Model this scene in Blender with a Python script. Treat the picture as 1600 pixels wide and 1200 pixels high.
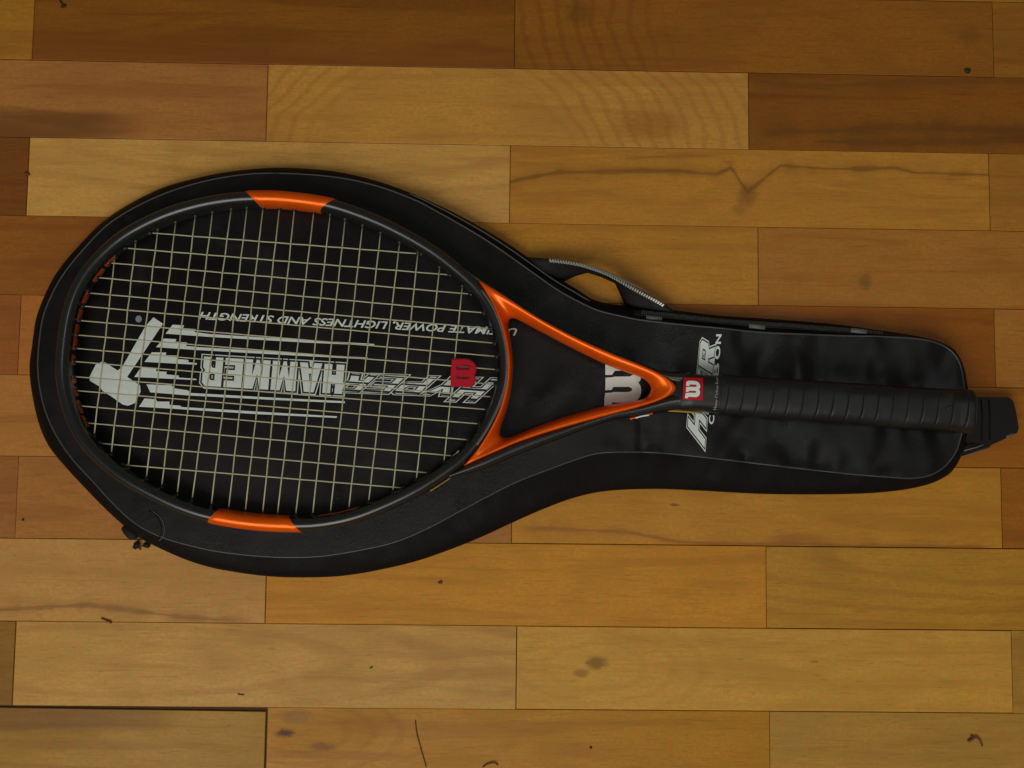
import bpy, bmesh, math, random
from mathutils import Vector, Matrix, noise as mnoise
from mathutils.geometry import tessellate_polygon, delaunay_2d_cdt

scene = bpy.context.scene
for o in list(bpy.data.objects):
    bpy.data.objects.remove(o)
COL = scene.collection
random.seed(7)

# ------------------------------------------------------------------ camera
F = 1600.0                                     # focal length in pixels of the 1600 px wide photograph
CAM = Vector((-0.00984, -0.03757, 0.80208))
RX, RY, RZ = 0.07519, -0.01716, 0.01189
ROT = (Matrix.Rotation(RZ, 3, 'Z') @ Matrix.Rotation(RY, 3, 'Y') @ Matrix.Rotation(RX, 3, 'X'))
cd = bpy.data.cameras.new('camera')
cam = bpy.data.objects.new('camera', cd); COL.objects.link(cam)
cd.sensor_width = 36.0; cd.lens = 36.0 * F / 1600.0; cd.clip_start = 0.01; cd.clip_end = 100
cam.location = CAM; cam.rotation_euler = ROT.to_euler('XYZ')
scene.camera = cam

# ------------------------------------------------------------------ light
world = bpy.data.worlds.new('World'); scene.world = world; world.use_nodes = True
bg = world.node_tree.nodes['Background']
bg.inputs[0].default_value = (1.0, 0.95, 0.86, 1); bg.inputs[1].default_value = 0.14
def lamp(name, loc, target, power, sx, sy, col):
    ld = bpy.data.lights.new(name, 'AREA'); ld.shape = 'RECTANGLE'; ld.size = sx; ld.size_y = sy
    ld.energy = power; ld.color = col
    o = bpy.data.objects.new(name, ld); COL.objects.link(o); o.location = loc
    o.rotation_euler = (Vector(target) - Vector(loc)).to_track_quat('-Z', 'Y').to_euler()
    return o
lamp('ceiling_lamp', (-0.46, -1.26, 1.72), (-0.02, -0.05, 0), 27.0, 1.5, 1.2, (1.0, 0.95, 0.87))
lamp('sheen_lamp', (0.62, 0.02, 2.1), (0.1, -0.03, 0), 2.8, 0.42, 0.42, (0.93, 1.0, 0.95))  # unseen lamp added for sheen on the handle and frame

scene.render.engine = 'CYCLES'
vs = scene.view_settings
vs.view_transform = 'Standard'; vs.look = 'None'; vs.exposure = 0; vs.gamma = 1
scene.cycles.filter_width = 1.45
scene.cycles.max_bounces = 6

# ------------------------------------------------------------------ helpers
def U(px, py, z=0.0):
    """point of the place at height z that the photograph shows at px, py"""
    d = ROT @ Vector(((px - 800) / F, -(py - 600) / F, -1.0))
    t = (z - CAM.z) / d.z
    p = CAM + d * t
    return Vector((p.x, p.y, z))
def link(name, me, mat=None, parent=None, smooth=False):
    o = bpy.data.objects.new(name, me); COL.objects.link(o)
    if mat: me.materials.append(mat)
    if parent: o.parent = parent
    if smooth:
        for p in me.polygons: p.use_smooth = True
    return o
def mesh(verts, faces, name='m'):
    me = bpy.data.meshes.new(name); me.from_pydata([tuple(v) for v in verts], [], faces); me.update()
    return me
def empty(name, loc, label, cat, group=None):
    o = bpy.data.objects.new(name, None); COL.objects.link(o); o.empty_display_size = 0.05
    o['label'] = label; o['category'] = cat
    if group: o['group'] = group
    return o
def tag(o, label, cat, group=None):
    o['label'] = label; o['category'] = cat
    if group: o['group'] = group
def catmull(pts, n, closed=False):
    """n points evenly spaced by arc length along a smooth curve through pts"""
    P = [Vector(p) for p in pts]; m = len(P); segs = m if closed else m - 1
    dense = []
    for i in range(segs):
        if closed: a, b, c, d = P[(i-1) % m], P[i], P[(i+1) % m], P[(i+2) % m]
        else: a, b, c, d = P[max(i-1, 0)], P[i], P[i+1], P[min(i+2, m-1)]
        for k in range(24):
            t = k / 24.0
            dense.append(0.5 * ((2*b) + (c-a)*t + (2*a-5*b+4*c-d)*t*t + (3*b-a-3*c+d)*t*t*t))
    dense.append(P[0] if closed else P[-1])
    return resample(dense, n, closed)
def resample(dense, n, closed=False):
    L = [0.0]
    for i in range(1, len(dense)): L.append(L[-1] + (dense[i] - dense[i-1]).length)
    out = []; j = 0; tot = L[-1]
    for k in range(n):
        s = tot * k / (n if closed else n - 1)
        while j < len(L) - 2 and L[j+1] < s: j += 1
        u = (s - L[j]) / max(L[j+1] - L[j], 1e-12)
        out.append(dense[j].lerp(dense[j+1], min(max(u, 0), 1)))
    return out
def clean(bm):
    bmesh.ops.recalc_face_normals(bm, faces=bm.faces)
def bm_obj(name, bm, mat, parent=None, smooth=False):
    me = bpy.data.meshes.new(name); bm.to_mesh(me); bm.free()
    return link(name, me, mat, parent, smooth)
def tube(pts, r, sides=6, radii=None, flat=1.0):
    """verts, faces of a thin capped tube along pts"""
    V, Fc = [], []; n = len(pts)
    for i, p in enumerate(pts):
        t = (pts[min(i+1, n-1)] - pts[max(i-1, 0)]).normalized()
        s = t.cross(Vector((0, 0, 1)))
        if s.length < 1e-4: s = Vector((1, 0, 0))
        s.normalize(); u = s.cross(t).normalized()
        rr = radii[i] if radii else r
        for k in range(sides):
            a = 2*math.pi*(k + .5)/sides
            V.append(p + s*math.cos(a)*rr + u*math.sin(a)*rr*flat)
    for i in range(n-1):
        for k in range(sides):
            k2 = (k+1) % sides
            Fc.append((i*sides+k, i*sides+k2, (i+1)*sides+k2, (i+1)*sides+k))
    Fc.append(tuple(range(sides))[::-1]); Fc.append(tuple((n-1)*sides+k for k in range(sides)))
    return V, Fc
def fbm(x, y, s, seed=0.0, oct=3):
    return mnoise.fractal(Vector((x*s + seed, y*s - seed*.7, seed*1.3)), 1.0, 2.0, oct)

# ------------------------------------------------------------------ materials
def new_mat(name):
    m = bpy.data.materials.new(name); m.use_nodes = True
    nt = m.node_tree; b = nt.nodes['Principled BSDF']
    return m, nt, b
class G:
    """small node builder"""
    def __init__(s, nt): s.nt = nt
    def n(s, t, **kw):
        o = s.nt.nodes.new(t)
        for k, v in kw.items(): setattr(o, k, v)
        return o
    def put(s, sock, v):
        if hasattr(v, 'is_linked') or isinstance(v, bpy.types.NodeSocket): s.nt.links.new(v, sock)
        else: sock.default_value = v
    def math(s, op, a, b=0.0, c=0.0, clamp=False):
        o = s.n('ShaderNodeMath', operation=op, use_clamp=clamp)
        s.put(o.inputs[0], a); s.put(o.inputs[1], b); s.put(o.inputs[2], c)
        return o.outputs[0]
    def ramp(s, v, a, b, lo=0.0, hi=1.0):
        o = s.n('ShaderNodeMapRange', interpolation_type='SMOOTHSTEP')
        s.put(o.inputs[0], v); o.inputs[1].default_value = a; o.inputs[2].default_value = b
        o.inputs[3].default_value = lo; o.inputs[4].default_value = hi
        return o.outputs[0]
    def mix(s, f, a, b):
        o = s.n('ShaderNodeMix', data_type='RGBA')
        s.put(o.inputs[0], f); s.put(o.inputs[6], a); s.put(o.inputs[7], b)
        return o.outputs[2]
    def noise(s, vec, scale=(1, 1, 1), detail=3.0, rough=0.5, off=(0, 0, 0), dist=0.0):
        mp = s.n('ShaderNodeMapping'); s.nt.links.new(vec, mp.inputs[0])
        mp.inputs['Scale'].default_value = scale; mp.inputs['Location'].default_value = off
        o = s.n('ShaderNodeTexNoise'); s.nt.links.new(mp.outputs[0], o.inputs['Vector'])
        o.inputs['Scale'].default_value = 1.0; o.inputs['Detail'].default_value = detail
        o.inputs['Roughness'].default_value = rough; o.inputs['Distortion'].default_value = dist
        return o.outputs[0]
    def bump(s, h, strength, dist, bsdf):
        o = s.n('ShaderNodeBump'); o.inputs['Strength'].default_value = strength; o.inputs['Distance'].default_value = dist
        s.nt.links.new(h, o.inputs['Height']); s.nt.links.new(o.outputs[0], bsdf.inputs['Normal'])

def simple(name, col, rough=0.5, metal=0.0, var=0.25, nscale=120, bump=0.0, spec=0.5, coat=0.0, rv=.08):
    m, nt, b = new_mat(name); g = G(nt)
    tc = g.n('ShaderNodeTexCoord').outputs['Object']
    n = g.noise(tc, (nscale,)*3, 4.0, 0.6)
    d = tuple(c*(1-var) for c in col) + (1,); l = tuple(min(c*(1+var), 1) for c in col) + (1,)
    nt.links.new(g.mix(n, d, l), b.inputs['Base Color'])
    nt.links.new(g.ramp(n, 0.2, 0.8, max(rough-rv, .05), min(rough+rv, 1)), b.inputs['Roughness'])
    b.inputs['Metallic'].default_value = metal
    b.inputs['Specular IOR Level'].default_value = spec
    b.inputs['Coat Weight'].default_value = coat; b.inputs['Coat Roughness'].default_value = 0.2
    if bump: g.bump(g.noise(tc, (nscale*8,)*3, 2.0), bump, 0.0004, b)
    return m
def vinyl(name, col, rough, weave=2200.0, wrinkle=0.5, spec=0.5):
    """black coated cloth: weave, uneven tone, painted sheen patches, soft wrinkles"""
    m, nt, b = new_mat(name); g = G(nt)
    tc = g.n('ShaderNodeTexCoord').outputs['Object']
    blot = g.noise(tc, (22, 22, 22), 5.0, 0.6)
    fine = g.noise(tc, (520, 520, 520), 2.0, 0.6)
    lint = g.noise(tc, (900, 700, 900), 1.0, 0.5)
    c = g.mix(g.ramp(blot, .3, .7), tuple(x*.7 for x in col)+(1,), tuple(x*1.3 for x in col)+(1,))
    sheen = g.noise(tc, (30, 48, 30), 4.0, 0.6, (7, 3, 1), .8)
    c = g.mix(g.ramp(sheen, .55, .78, 0, .7), c, (col[0]*3.6, col[1]*4.0, col[2]*3.9, 1))  # pale grey patches put into the colour as sheen
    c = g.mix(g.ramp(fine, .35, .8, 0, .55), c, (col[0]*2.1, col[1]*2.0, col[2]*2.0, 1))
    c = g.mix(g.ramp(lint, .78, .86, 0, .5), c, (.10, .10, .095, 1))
    nt.links.new(c, b.inputs['Base Color'])
    nt.links.new(g.ramp(blot, .25, .75, rough-.1, rough+.12), b.inputs['Roughness'])
    b.inputs['Specular IOR Level'].default_value = spec
    wv = g.n('ShaderNodeTexWave', wave_type='BANDS', bands_direction='DIAGONAL'); nt.links.new(tc, wv.inputs[0])
    wv.inputs['Scale'].default_value = weave/6.28; wv.inputs['Distortion'].default_value = 1.5
    wr = g.noise(tc, (38, 60, 38), 4.0, 0.55, dist=.6)
    h = g.math('ADD', g.math('MULTIPLY', wv.outputs[1], .12), g.math('MULTIPLY', wr, wrinkle*3.0))
    h = g.math('ADD', h, g.math('MULTIPLY', fine, .35))
    g.bump(h, 0.7, 0.00055, b)
    return m

M = {}
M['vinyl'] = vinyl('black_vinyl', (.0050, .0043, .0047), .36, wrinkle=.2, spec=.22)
M['gusset'] = vinyl('black_side_cloth', (.0034, .0024, .0024), .62, wrinkle=.5, spec=.12)
M['piping'] = simple('grey_black_piping', (.040, .047, .043), .42, var=.35, nscale=300)
M['web'] = vinyl('black_webbing', (.0060, .0048, .0052), .6, weave=5200, wrinkle=.25, spec=.22)
M['web_and_glint'] = simple('grey_webbing_and_glint', (.10, .11, .10), .6, nscale=500)
M['teeth'] = simple('silver_zip_teeth', (.50, .52, .46), .42, .35, nscale=500)
M['frame'] = simple('satin_black_lacquer', (.0045, .0052, .0050), .27, var=.25, nscale=60, spec=.65, rv=.025)
M['orange'] = simple('orange_lacquer', (.80, .108, .0010), .34, .40, var=.10, nscale=90, coat=.22)
M['orange'].node_tree.nodes['Principled BSDF'].inputs['Specular Tint'].default_value = (1.0, .62, .22, 1)
M['orange'].node_tree.nodes['Principled BSDF'].inputs['Coat Tint'].default_value = (1.0, .78, .35, 1)
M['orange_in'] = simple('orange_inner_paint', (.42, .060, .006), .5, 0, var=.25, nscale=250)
M['grommet'] = simple('black_plastic', (.010, .010, .010), .45)
M['string'] = simple('aged_string', (.42, .40, .25), .5, var=.3, nscale=200)
M['stringdark'] = M['string']
M['white'] = simple('worn_white_print', (.66, .735, .70), .55, var=.08, nscale=240, spec=.3)
M['offwhite'] = simple('grey_print', (.30, .32, .30), .55, var=.15, nscale=240, spec=.3)
M['blackink'] = simple('black_print', (.014, .013, .016), .6, spec=.3)
M['red'] = simple('red_label', (.44, .006, .016), .5, var=.12, spec=.15)
M['rubber'] = simple('red_rubber', (.42, .006, .020), .55, var=.18, nscale=180, spec=.15)
M['yellow'] = simple('ochre_decal', (.33, .20, .02), .45)
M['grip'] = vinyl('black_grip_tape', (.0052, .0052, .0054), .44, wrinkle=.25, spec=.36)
M['gap'] = simple('dark_joint', (.055, .025, .007), .9)
M['crumb'] = simple('dark_crumb', (.020, .010, .007), .7, nscale=900)
M['browncrumb'] = simple('brown_crumb', (.12, .035, .012), .7, nscale=900)
M['greencrumb'] = simple('green_crumb', (.015, .05, .012), .7, nscale=900)
M['hair'] = simple('brown_hair', (.035, .014, .006), .5)
M['blue'] = simple('grey_blue_print', (.22, .27, .30), .6)

def wood(name, base, dark, seed, rings=None, veins=(), knots=(), bands=(), streak=.5):
    """lacquered beech board; lengths in metres in the board's own axes"""
    m, nt, b = new_mat(name); g = G(nt)
    tc = g.n('ShaderNodeTexCoord').outputs['Object']
    sp = g.n('ShaderNodeSeparateXYZ'); nt.links.new(tc, sp.inputs[0]); X, Y = sp.outputs[0], sp.outputs[1]
    o = (seed*1.37, seed*2.11, seed*.7)
    warp = g.noise(tc, (7, 22, 1), 3, .5, o)
    long = g.noise(tc, (5.5, 75, 1), 4, .55, o, dist=.7)
    fine = g.noise(tc, (45, 640, 1), 3, .6, o)
    mott = g.noise(tc, (16, 34, 1), 4, .6, o, dist=.5)
    fleck = g.noise(tc, (240, 340, 1), 2, .6, o)
    speck = g.noise(tc, (360, 360, 1), 1, .5, (o[1], o[0], 3))
    B = base + (1,); D = dark + (1,)
    li = tuple(min(c*1.22, 1) for c in base) + (1,)
    c = g.mix(g.ramp(mott, .32, .70), li, B)
    c = g.mix(g.ramp(long, .49, .66, 0, streak*.8), c, D)
    c = g.mix(g.ramp(long, .46, .32, 0, .35), c, li)
    c = g.mix(g.ramp(fine, .5, .72, 0, .42), c, D)
    dash = g.noise(tc, (95, 900, 1), 1, .5, (o[2], o[0], 9))
    c = g.mix(g.ramp(dash, .66, .74, 0, .42), c, (dark[0]*.62, dark[1]*.5, dark[2]*.5, 1))
    pale = g.noise(tc, (60, 800, 1), 2, .5, (o[1], o[2], 4))
    c = g.mix(g.ramp(pale, .60, .72, 0, .30), c, (li[0]*1.12, li[1]*1.16, li[2]*1.2, 1))
    c = g.mix(g.ramp(fleck, .38, .64, .0, .34), c, (base[0]*1.22, base[1]*.74, base[2]*1.1, 1))
    c = g.mix(g.ramp(speck, .40, .65, .0, .34), c, (base[0]*.72, base[1]*1.02, base[2]*.6, 1))
    if rings:
        cx, cy, ax, ay, fr, amt, lo_, hi_ = rings
        dx = g.math('DIVIDE', g.math('SUBTRACT', X, cx), ax); dy = g.math('DIVIDE', g.math('SUBTRACT', Y, cy), ay)
        r = g.math('SQRT', g.math('ADD', g.math('MULTIPLY', dx, dx), g.math('MULTIPLY', dy, dy)))
        r = g.math('ADD', r, g.math('ADD', g.math('MULTIPLY', warp, .34), g.math('MULTIPLY', mott, .10)))
        w = g.math('SINE', g.math('MULTIPLY', r, fr))
        fade = g.math('MULTIPLY', g.ramp(r, hi_, hi_+.8, 1, 0), g.ramp(r, lo_, lo_+.5, 0, 1))
        c = g.mix(g.math('MULTIPLY', g.ramp(w, .1, .95, 0, amt), fade), c, D)
    for (pts, wid, amt, vc) in veins:              # a mineral streak that wanders along the board
        xs = [p[0] for p in pts]; x0, x1 = min(xs), max(xs)
        fc = g.n('ShaderNodeFloatCurve'); cv = fc.mapping.curves[0]
        pp = [((p[0]-x0)/(x1-x0), p[1]/.07 + .5) for p in pts]
        cv.points[0].location = pp[0]; cv.points[1].location = pp[-1]
        for q in pp[1:-1]: cv.points.new(*q)
        for q in cv.points: q.handle_type = 'VECTOR'
        fc.mapping.update()
        nt.links.new(g.math('DIVIDE', g.math('SUBTRACT', X, x0), x1-x0), fc.inputs['Value'])
        yv = g.math('MULTIPLY', g.math('SUBTRACT', fc.outputs[0], .5), .07)
        d = g.math('ABSOLUTE', g.math('ADD', g.math('SUBTRACT', Y, yv), g.math('MULTIPLY', g.math('SUBTRACT', warp, .5), .007)))
        wd = g.math('MULTIPLY', g.ramp(g.noise(tc, (38, 30, 1), 2, .5, (o[1], o[2], 2)), .3, .7, .35, 1.6), wid)
        q_ = g.math('DIVIDE', d, wd)
        f = g.math('ADD', g.math('MULTIPLY', g.math('SUBTRACT', 1.0, g.ramp(q_, 0.0, .75)), g.ramp(long, .3, .62, .55, 1.0)), g.math('MULTIPLY', g.math('SUBTRACT', 1.0, g.ramp(q_, 0.2, 2.6)), .28), clamp=True)
        inside = g.math('MULTIPLY', g.ramp(X, x0-.004, x0+.02), g.math('SUBTRACT', 1.0, g.ramp(X, x1-.02, x1+.004)))
        c = g.mix(g.math('MULTIPLY', g.math('MULTIPLY', f, amt), inside), c, (vc[0], vc[1], vc[2]*.45, 1))
    for (cx, cy, rx, ry, amt, kc) in knots:
        dx = g.math('DIVIDE', g.math('SUBTRACT', X, cx), rx); dy = g.math('DIVIDE', g.math('SUBTRACT', Y, cy), ry)
        r = g.math('SQRT', g.math('ADD', g.math('MULTIPLY', dx, dx), g.math('MULTIPLY', dy, dy)))
        r = g.math('ADD', r, g.math('MULTIPLY', g.math('SUBTRACT', mott, .5), 1.0))
        r = g.math('ADD', r, g.math('MULTIPLY', g.math('SUBTRACT', fleck, .5), .8))
        c = g.mix(g.ramp(r, .35, 1.15, amt, 0), c, (kc[0], kc[1], kc[2]*.5, 1))
    for (y0, soft, x0, x1, side, amt, bc) in bands:   # heartwood along one edge, ending in a wedge
        e = g.math('ADD', Y, g.math('MULTIPLY', g.math('SUBTRACT', warp, .5), .022))
        e = g.math('ADD', e, g.math('MULTIPLY', g.math('SUBTRACT', X, x0), 0.0))
        f = g.ramp(e, y0-soft, y0+soft, *((1, 0) if side < 0 else (0, 1)))
        fx = g.ramp(X, min(x0, x1), max(x0, x1), *((1, 0) if x1 > x0 else (0, 1)))
        f = g.math('MULTIPLY', g.math('MULTIPLY', f, fx), amt)
        f = g.math('MULTIPLY', f, g.ramp(long, .25, .6, .55, 1))
        c = g.mix(f, c, bc + (1,))
    nt.links.new(c, b.inputs['Base Color'])
    nt.links.new(g.ramp(mott, .3, .7, .38, .50), b.inputs['Roughness'])
    b.inputs['Specular IOR Level'].default_value = .22
    hh = g.math('ADD', g.math('MULTIPLY', fine, .7), g.math('MULTIPLY', mott, 1.2))
    g.bump(hh, .25, .0003, b)
    return m

# ------------------------------------------------------------------ floor of parquet boards
def srgb(c):
    return tuple(((v/255)/12.92 if v/255 <= .04045 else ((v/255+.055)/1.055)**2.4) for v in c)
ROW_Y0, ROW_W = 0.27757, 0.0631
floor = link('floor', mesh([(-3, -3, -.0016), (3, -3, -.0016), (3, 3, -.0016), (-3, 3, -.0016)], [(0, 1, 2, 3)]), M['gap'])
floor['kind'] = 'structure'
HEART = (.16, .055, .012)
def rgb(r, g_, b_): return (r, g_, b_)
# one entry per row, from the top: list of end joints (pixel x, pixel y) between boards and one colour per board
LT = lambda k: tuple(c*k for c in (.47, .232, .036))
rows = [
 (-1, [(-330, -40), (415, -20), (1170, -10), (1920, 0)], [LT(.8), LT(.75), LT(.72), LT(.7), LT(.8)]),
 (0, [(52, 50), (804, 50), (1552, 60)], [(.36, .165, .022), (.30, .112, .014), (.31, .133, .022), (.30, .120, .016)]),
 (1, [(-330, 150), (417, 160), (1170, 165), (1920, 180)], [LT(.8), (.375, .165, .037), (.44, .215, .030), (.285, .118, .017), LT(.8)]),
 (2, [(43, 280), (797, 290), (1546, 295)], [(.28, .095, .02), (.50, .268, .062), (.43, .205, .023), (.36, .155, .017)]),
 (3, [(-330, 400), (415, 400), (1185, 420), (1930, 430)], [LT(.8), (.33, .115, .022), (.46, .212, .038), (.40, .180, .021), LT(.8)]),
 (4, [(30, 520), (795, 530), (1555, 555)], [(.38, .135, .026), (.41, .145, .033), (.37, .140, .015), (.44, .195, .026)]),
 (5, [(-330, 640), (415, 640), (1195, 645), (1940, 660)], [LT(.8), (.41, .176, .046), (.42, .18, .03), (.40, .152, .020), LT(.8)]),
 (6, [(26, 770), (799, 840), (1565, 775)], [(.38, .165, .038), (.39, .150, .047), (.46, .205, .032), (.36, .135, .013)]),
 (7, [(-330, 920), (415, 940), (1197.5, 920), (1960, 925)], [LT(.8), (.385, .180, .062), (.45, .220, .036), (.41, .218, .024), LT(.8)]),
 (8, [(22, 1035), (807, 1040), (1582, 1055)], [(.31, .145, .030), (.45, .255, .058), (.43, .245, .040), (.38, .20, .022)]),
 (9, [(-330, 1150), (416, 1150), (1203, 1155), (1970, 1160)], [LT(.8), (.38, .18, .05), (.40, .175, .038), (.41, .24, .036), LT(.8)]),
 (10, [(22, 1270), (805, 1275), (1590, 1280)], [LT(.9), LT(.85), LT(.9), LT(.8)]),
 (11, [(-330, 1400), (415, 1400), (1205, 1400), (1980, 1400)], [LT(.9), LT(.95), LT(.85), LT(.9), LT(.8)]),
]
# tone of the single boards against their row's colours (red, green, blue)
TONE = {(0, 1): (0.75, 0.744, 0.441), (0, 2): (0.836, 0.729, 0.369), (1, 1): (0.954, 0.905, 0.934), (1, 2): (1.054, 1.054, 1.313), (1, 3): (0.78, 0.659, 0.312), (2, 0): (0.646, 0.649, 0.46), (2, 1): (1.034, 1.062, 1.06), (2, 2): (1.006, 0.94, 1.033), (2, 3): (0.961, 0.948, 0.998), (3, 1): (0.79, 0.795, 0.567), (3, 2): (0.886, 0.856, 0.497), (3, 3): (0.887, 0.813, 0.91), (4, 0): (0.739, 0.682, 0.676), (4, 1): (0.931, 0.94, 0.758), (4, 2): (0.676, 0.555, 0.236), (4, 3): (0.767, 0.706, 0.752), (5, 1): (0.938, 0.912, 0.687), (5, 3): (0.79, 0.723, 0.25), (6, 0): (0.743, 0.656, 0.63), (6, 1): (0.843, 0.892, 0.56), (6, 2): (0.904, 0.91, 0.523), (6, 3): (0.774, 0.72, 0.399), (7, 1): (1.101, 1.21, 0.826), (7, 2): (0.981, 0.871, 0.34), (7, 3): (0.923, 0.855, 0.744), (8, 0): (0.724, 0.707, 0.336), (8, 1): (0.953, 0.923, 0.829), (8, 2): (1.078, 0.999, 0.882), (8, 3): (0.917, 0.926, 1.173), (9, 1): (0.838, 0.925, 0.35), (9, 2): (0.899, 0.916, 0.2), (9, 3): (0.885, 0.819, 0.888)}
V1 = (.13, .05, .018)
def local(px, py, c): p = U(px, py); return (p.x - c[0], p.y - c[1])
feat = {}
def F_(row, i, **kw): feat[(row, i)] = kw
F_(0, 1, band=[(60, -0.2, .5, -1)], streak=.8)
F_(0, 2, rings=((1330, 45), .10, .062, 44, .36, 1.6, 2.9), knots=[((905, 20), .012, .012, .5, (.12, .05, .015)), ((1515, 55), .012, .010, .35, (.14, .05, .015))])
F_(1, 1, heart=((0, 185), 0, 245))
F_(1, 2, rings=((690, 265), .085, .065, 42, .30, 1.3, 3.0), knots=[((1015, 195), .032, .014, .45, (.27, .095, .016))])
F_(1, 3, streak=.95, veins=[([(1172, 210), (1280, 208), (1400, 198), (1700, 206)], .008, .6, (.12, .045, .012)), ([(1172, 128), (1290, 136), (1420, 128), (1700, 122)], .006, .5, (.13, .05, .014)), ([(1260, 222), (1420, 222), (1700, 215)], .006, .55, (.12, .042, .011))])
F_(2, 2, veins=[([(760, 292), (800, 284), (870, 270), (1000, 267), (1120, 272), (1142, 262), (1168, 300), (1220, 260), (1290, 264), (1400, 262), (1430, 270), (1580, 275)], .0036, .62, V1), ([(960, 246), (1120, 244)], .0026, .4, V1), ([(1120, 240), (1150, 268), (1166, 306), (1175, 330)], .005, .4, V1)],
   knots=[((1168, 305), .010, .012, .5, (.17, .07, .02)), ((1155, 328), .007, .006, .35, (.16, .08, .03))])
F_(3, 3, knots=[((1352, 440), .0065, .008, .7, (.17, .09, .03))])
F_(3, 2, rings=((1090, 440), .16, .03, 12, .22), streak=.3)
F_(5, 2, streak=.4)
F_(6, 2, veins=[([(800, 825), (900, 830), (980, 832), (1060, 845), (1150, 851), (1260, 850), (1400, 853), (1560, 853)], .0032, .6, (.22, .07, .03))], knots=[((1250, 842), .03, .006, .45, (.24, .09, .03)), ((1054, 789), .004, .0012, .7, (.08, .04, .02))])
F_(7, 1, veins=[([(-60, 957), (60, 950), (140, 947), (190, 952), (290, 966), (400, 969)], .004, .6, (.17, .07, .03)), ([(170, 885), (172, 886), (174, 910), (178, 930)], .003, .3, (.17, .07, .04))], streak=.25)
F_(7, 2, streak=.5)
F_(8, 2, knots=[((932, 1036), .0095, .0058, 1.0, (.15, .038, .010)), ((908, 1052), .007, .0035, .8, (.17, .055, .014)), ((1272, 1034), .0045, .0015, .6, (.24, .09, .025)), ((930, 1042), .022, .016, .3, (.50, .30, .07))],
   rings=((930, 1042), .05, .022, 14, .12), streak=.35)
F_(9, 1, heart=((0, 1148), 0, 330, 1), streak=.6)
F_(9, 2, knots=[((446, 1146), .010, .0045, 1.0, (.085, .034, .018)), ((502, 1166), .014, .0045, .7, (.15, .06, .025)), ((462, 1120), .016, .006, .5, (.17, .07, .03))], rings=((470, 1145), .045, .018, 14, .22), streak=.6)
nb = 0
for (k, joints, cols) in rows:
    yt = ROW_Y0 - (k-1)*ROW_W; yb = yt - ROW_W
    xs = [U(px, py).x for px, py in joints]
    xs = [xs[0] - .38] + xs + [xs[-1] + .38]
    for i in range(len(xs)-1):
        nb += 1; rnd = random.Random(nb*13)
        g0 = .00002 + rnd.random()*.00032; g1 = .00014 + rnd.random()*.00018
        c = ((xs[i]+xs[i+1])/2, (yt+yb)/2)
        x0, x1, y0, y1 = xs[i]+g1, xs[i+1]-g1, yb+g0, yt-g0
        zt = rnd.uniform(-.00025, .0001); tl = rnd.uniform(-.0002, .0002)
        yl, yr = y1, y1
        if (k, i) == (9, 1): yl, yr = y1 - .0004, y1 - .0030; x1 -= .0006     # the board that has shrunk from its neighbours
        if (k, i) == (9, 2): x0 += .0004
        q = [(x0, y0), (x1, y0), (x1, yr), (x0, yl)]; b_ = .00035
        qi = [(x0+b_, y0+b_), (x1-b_, y0+b_), (x1-b_, yr-b_), (x0+b_, yl-b_)]
        V = [(p[0]-c[0], p[1]-c[1], -.011) for p in q] + [(p[0]-c[0], p[1]-c[1], zt-.0003) for p in q] + \
            [(p[0]-c[0], p[1]-c[1], zt + (tl if j in (1, 2) else 0)) for j, p in enumerate(qi)]
        Fc = [(0, 1, 5, 4), (1, 2, 6, 5), (2, 3, 7, 6), (3, 0, 4, 7), (4, 5, 9, 8), (5, 6, 10, 9), (6, 7, 11, 10), (7, 4, 8, 11), (8, 9, 10, 11), (3, 2, 1, 0)]
        base = cols[min(i, len(cols)-1)]; base = tuple(a*b for a, b in zip(base, TONE.get((k, i), (.95, .95, .7))))
        dark = (base[0]*.66, base[1]*.52, base[2]*.5)
        f = feat.get((k, i), {}); kw = {}
        if 'rings' in f:
            (rp, ax, ay, fr, am), win = f['rings'][:5], (f['rings'][5:] or (.5, 2.0)); lx, ly = local(*rp, c); kw['rings'] = (lx, ly, ax, ay, fr, am) + tuple(win)
        elif rnd.random() < .45 and (k, i) not in feat:
            kw['rings'] = (rnd.uniform(-.15, .15), rnd.uniform(-.05, .05), .14, .022, rnd.uniform(8, 13), .25, .6, 2.2)
        kw['veins'] = [([local(px, py, c) for px, py in pts], w, a, vc) for pts, w, a, vc in f.get('veins', [])]
        kw['knots'] = [local(*p, c) + (rx, ry, a, kc) for p, rx, ry, a, kc in f.get('knots', [])]
        bands = []
        if 'heart' in f:
            h = f['heart']; lx, ly = local(*h[0], c); xa = local(h[1], h[0][1], c)[0]; xb = local(h[2], h[0][1], c)[0]
            bands.append((ly+.006, .004, (xa+xb)/2, xb, (h[3] if len(h) > 3 else -1), .78, (.15, .055, .012)))
        if 'band' in f: bands.append((-.012, .02, 5, 6, -1, .6, (.20, .062, .010)))
        kw['bands'] = bands; kw['streak'] = f.get('streak', rnd.uniform(.35, .65))
        o = link('plank', mesh(V, Fc), wood('beech_board', base, dark, nb*3.1, **kw), floor)
        o.location = (c[0], c[1], 0)

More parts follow.
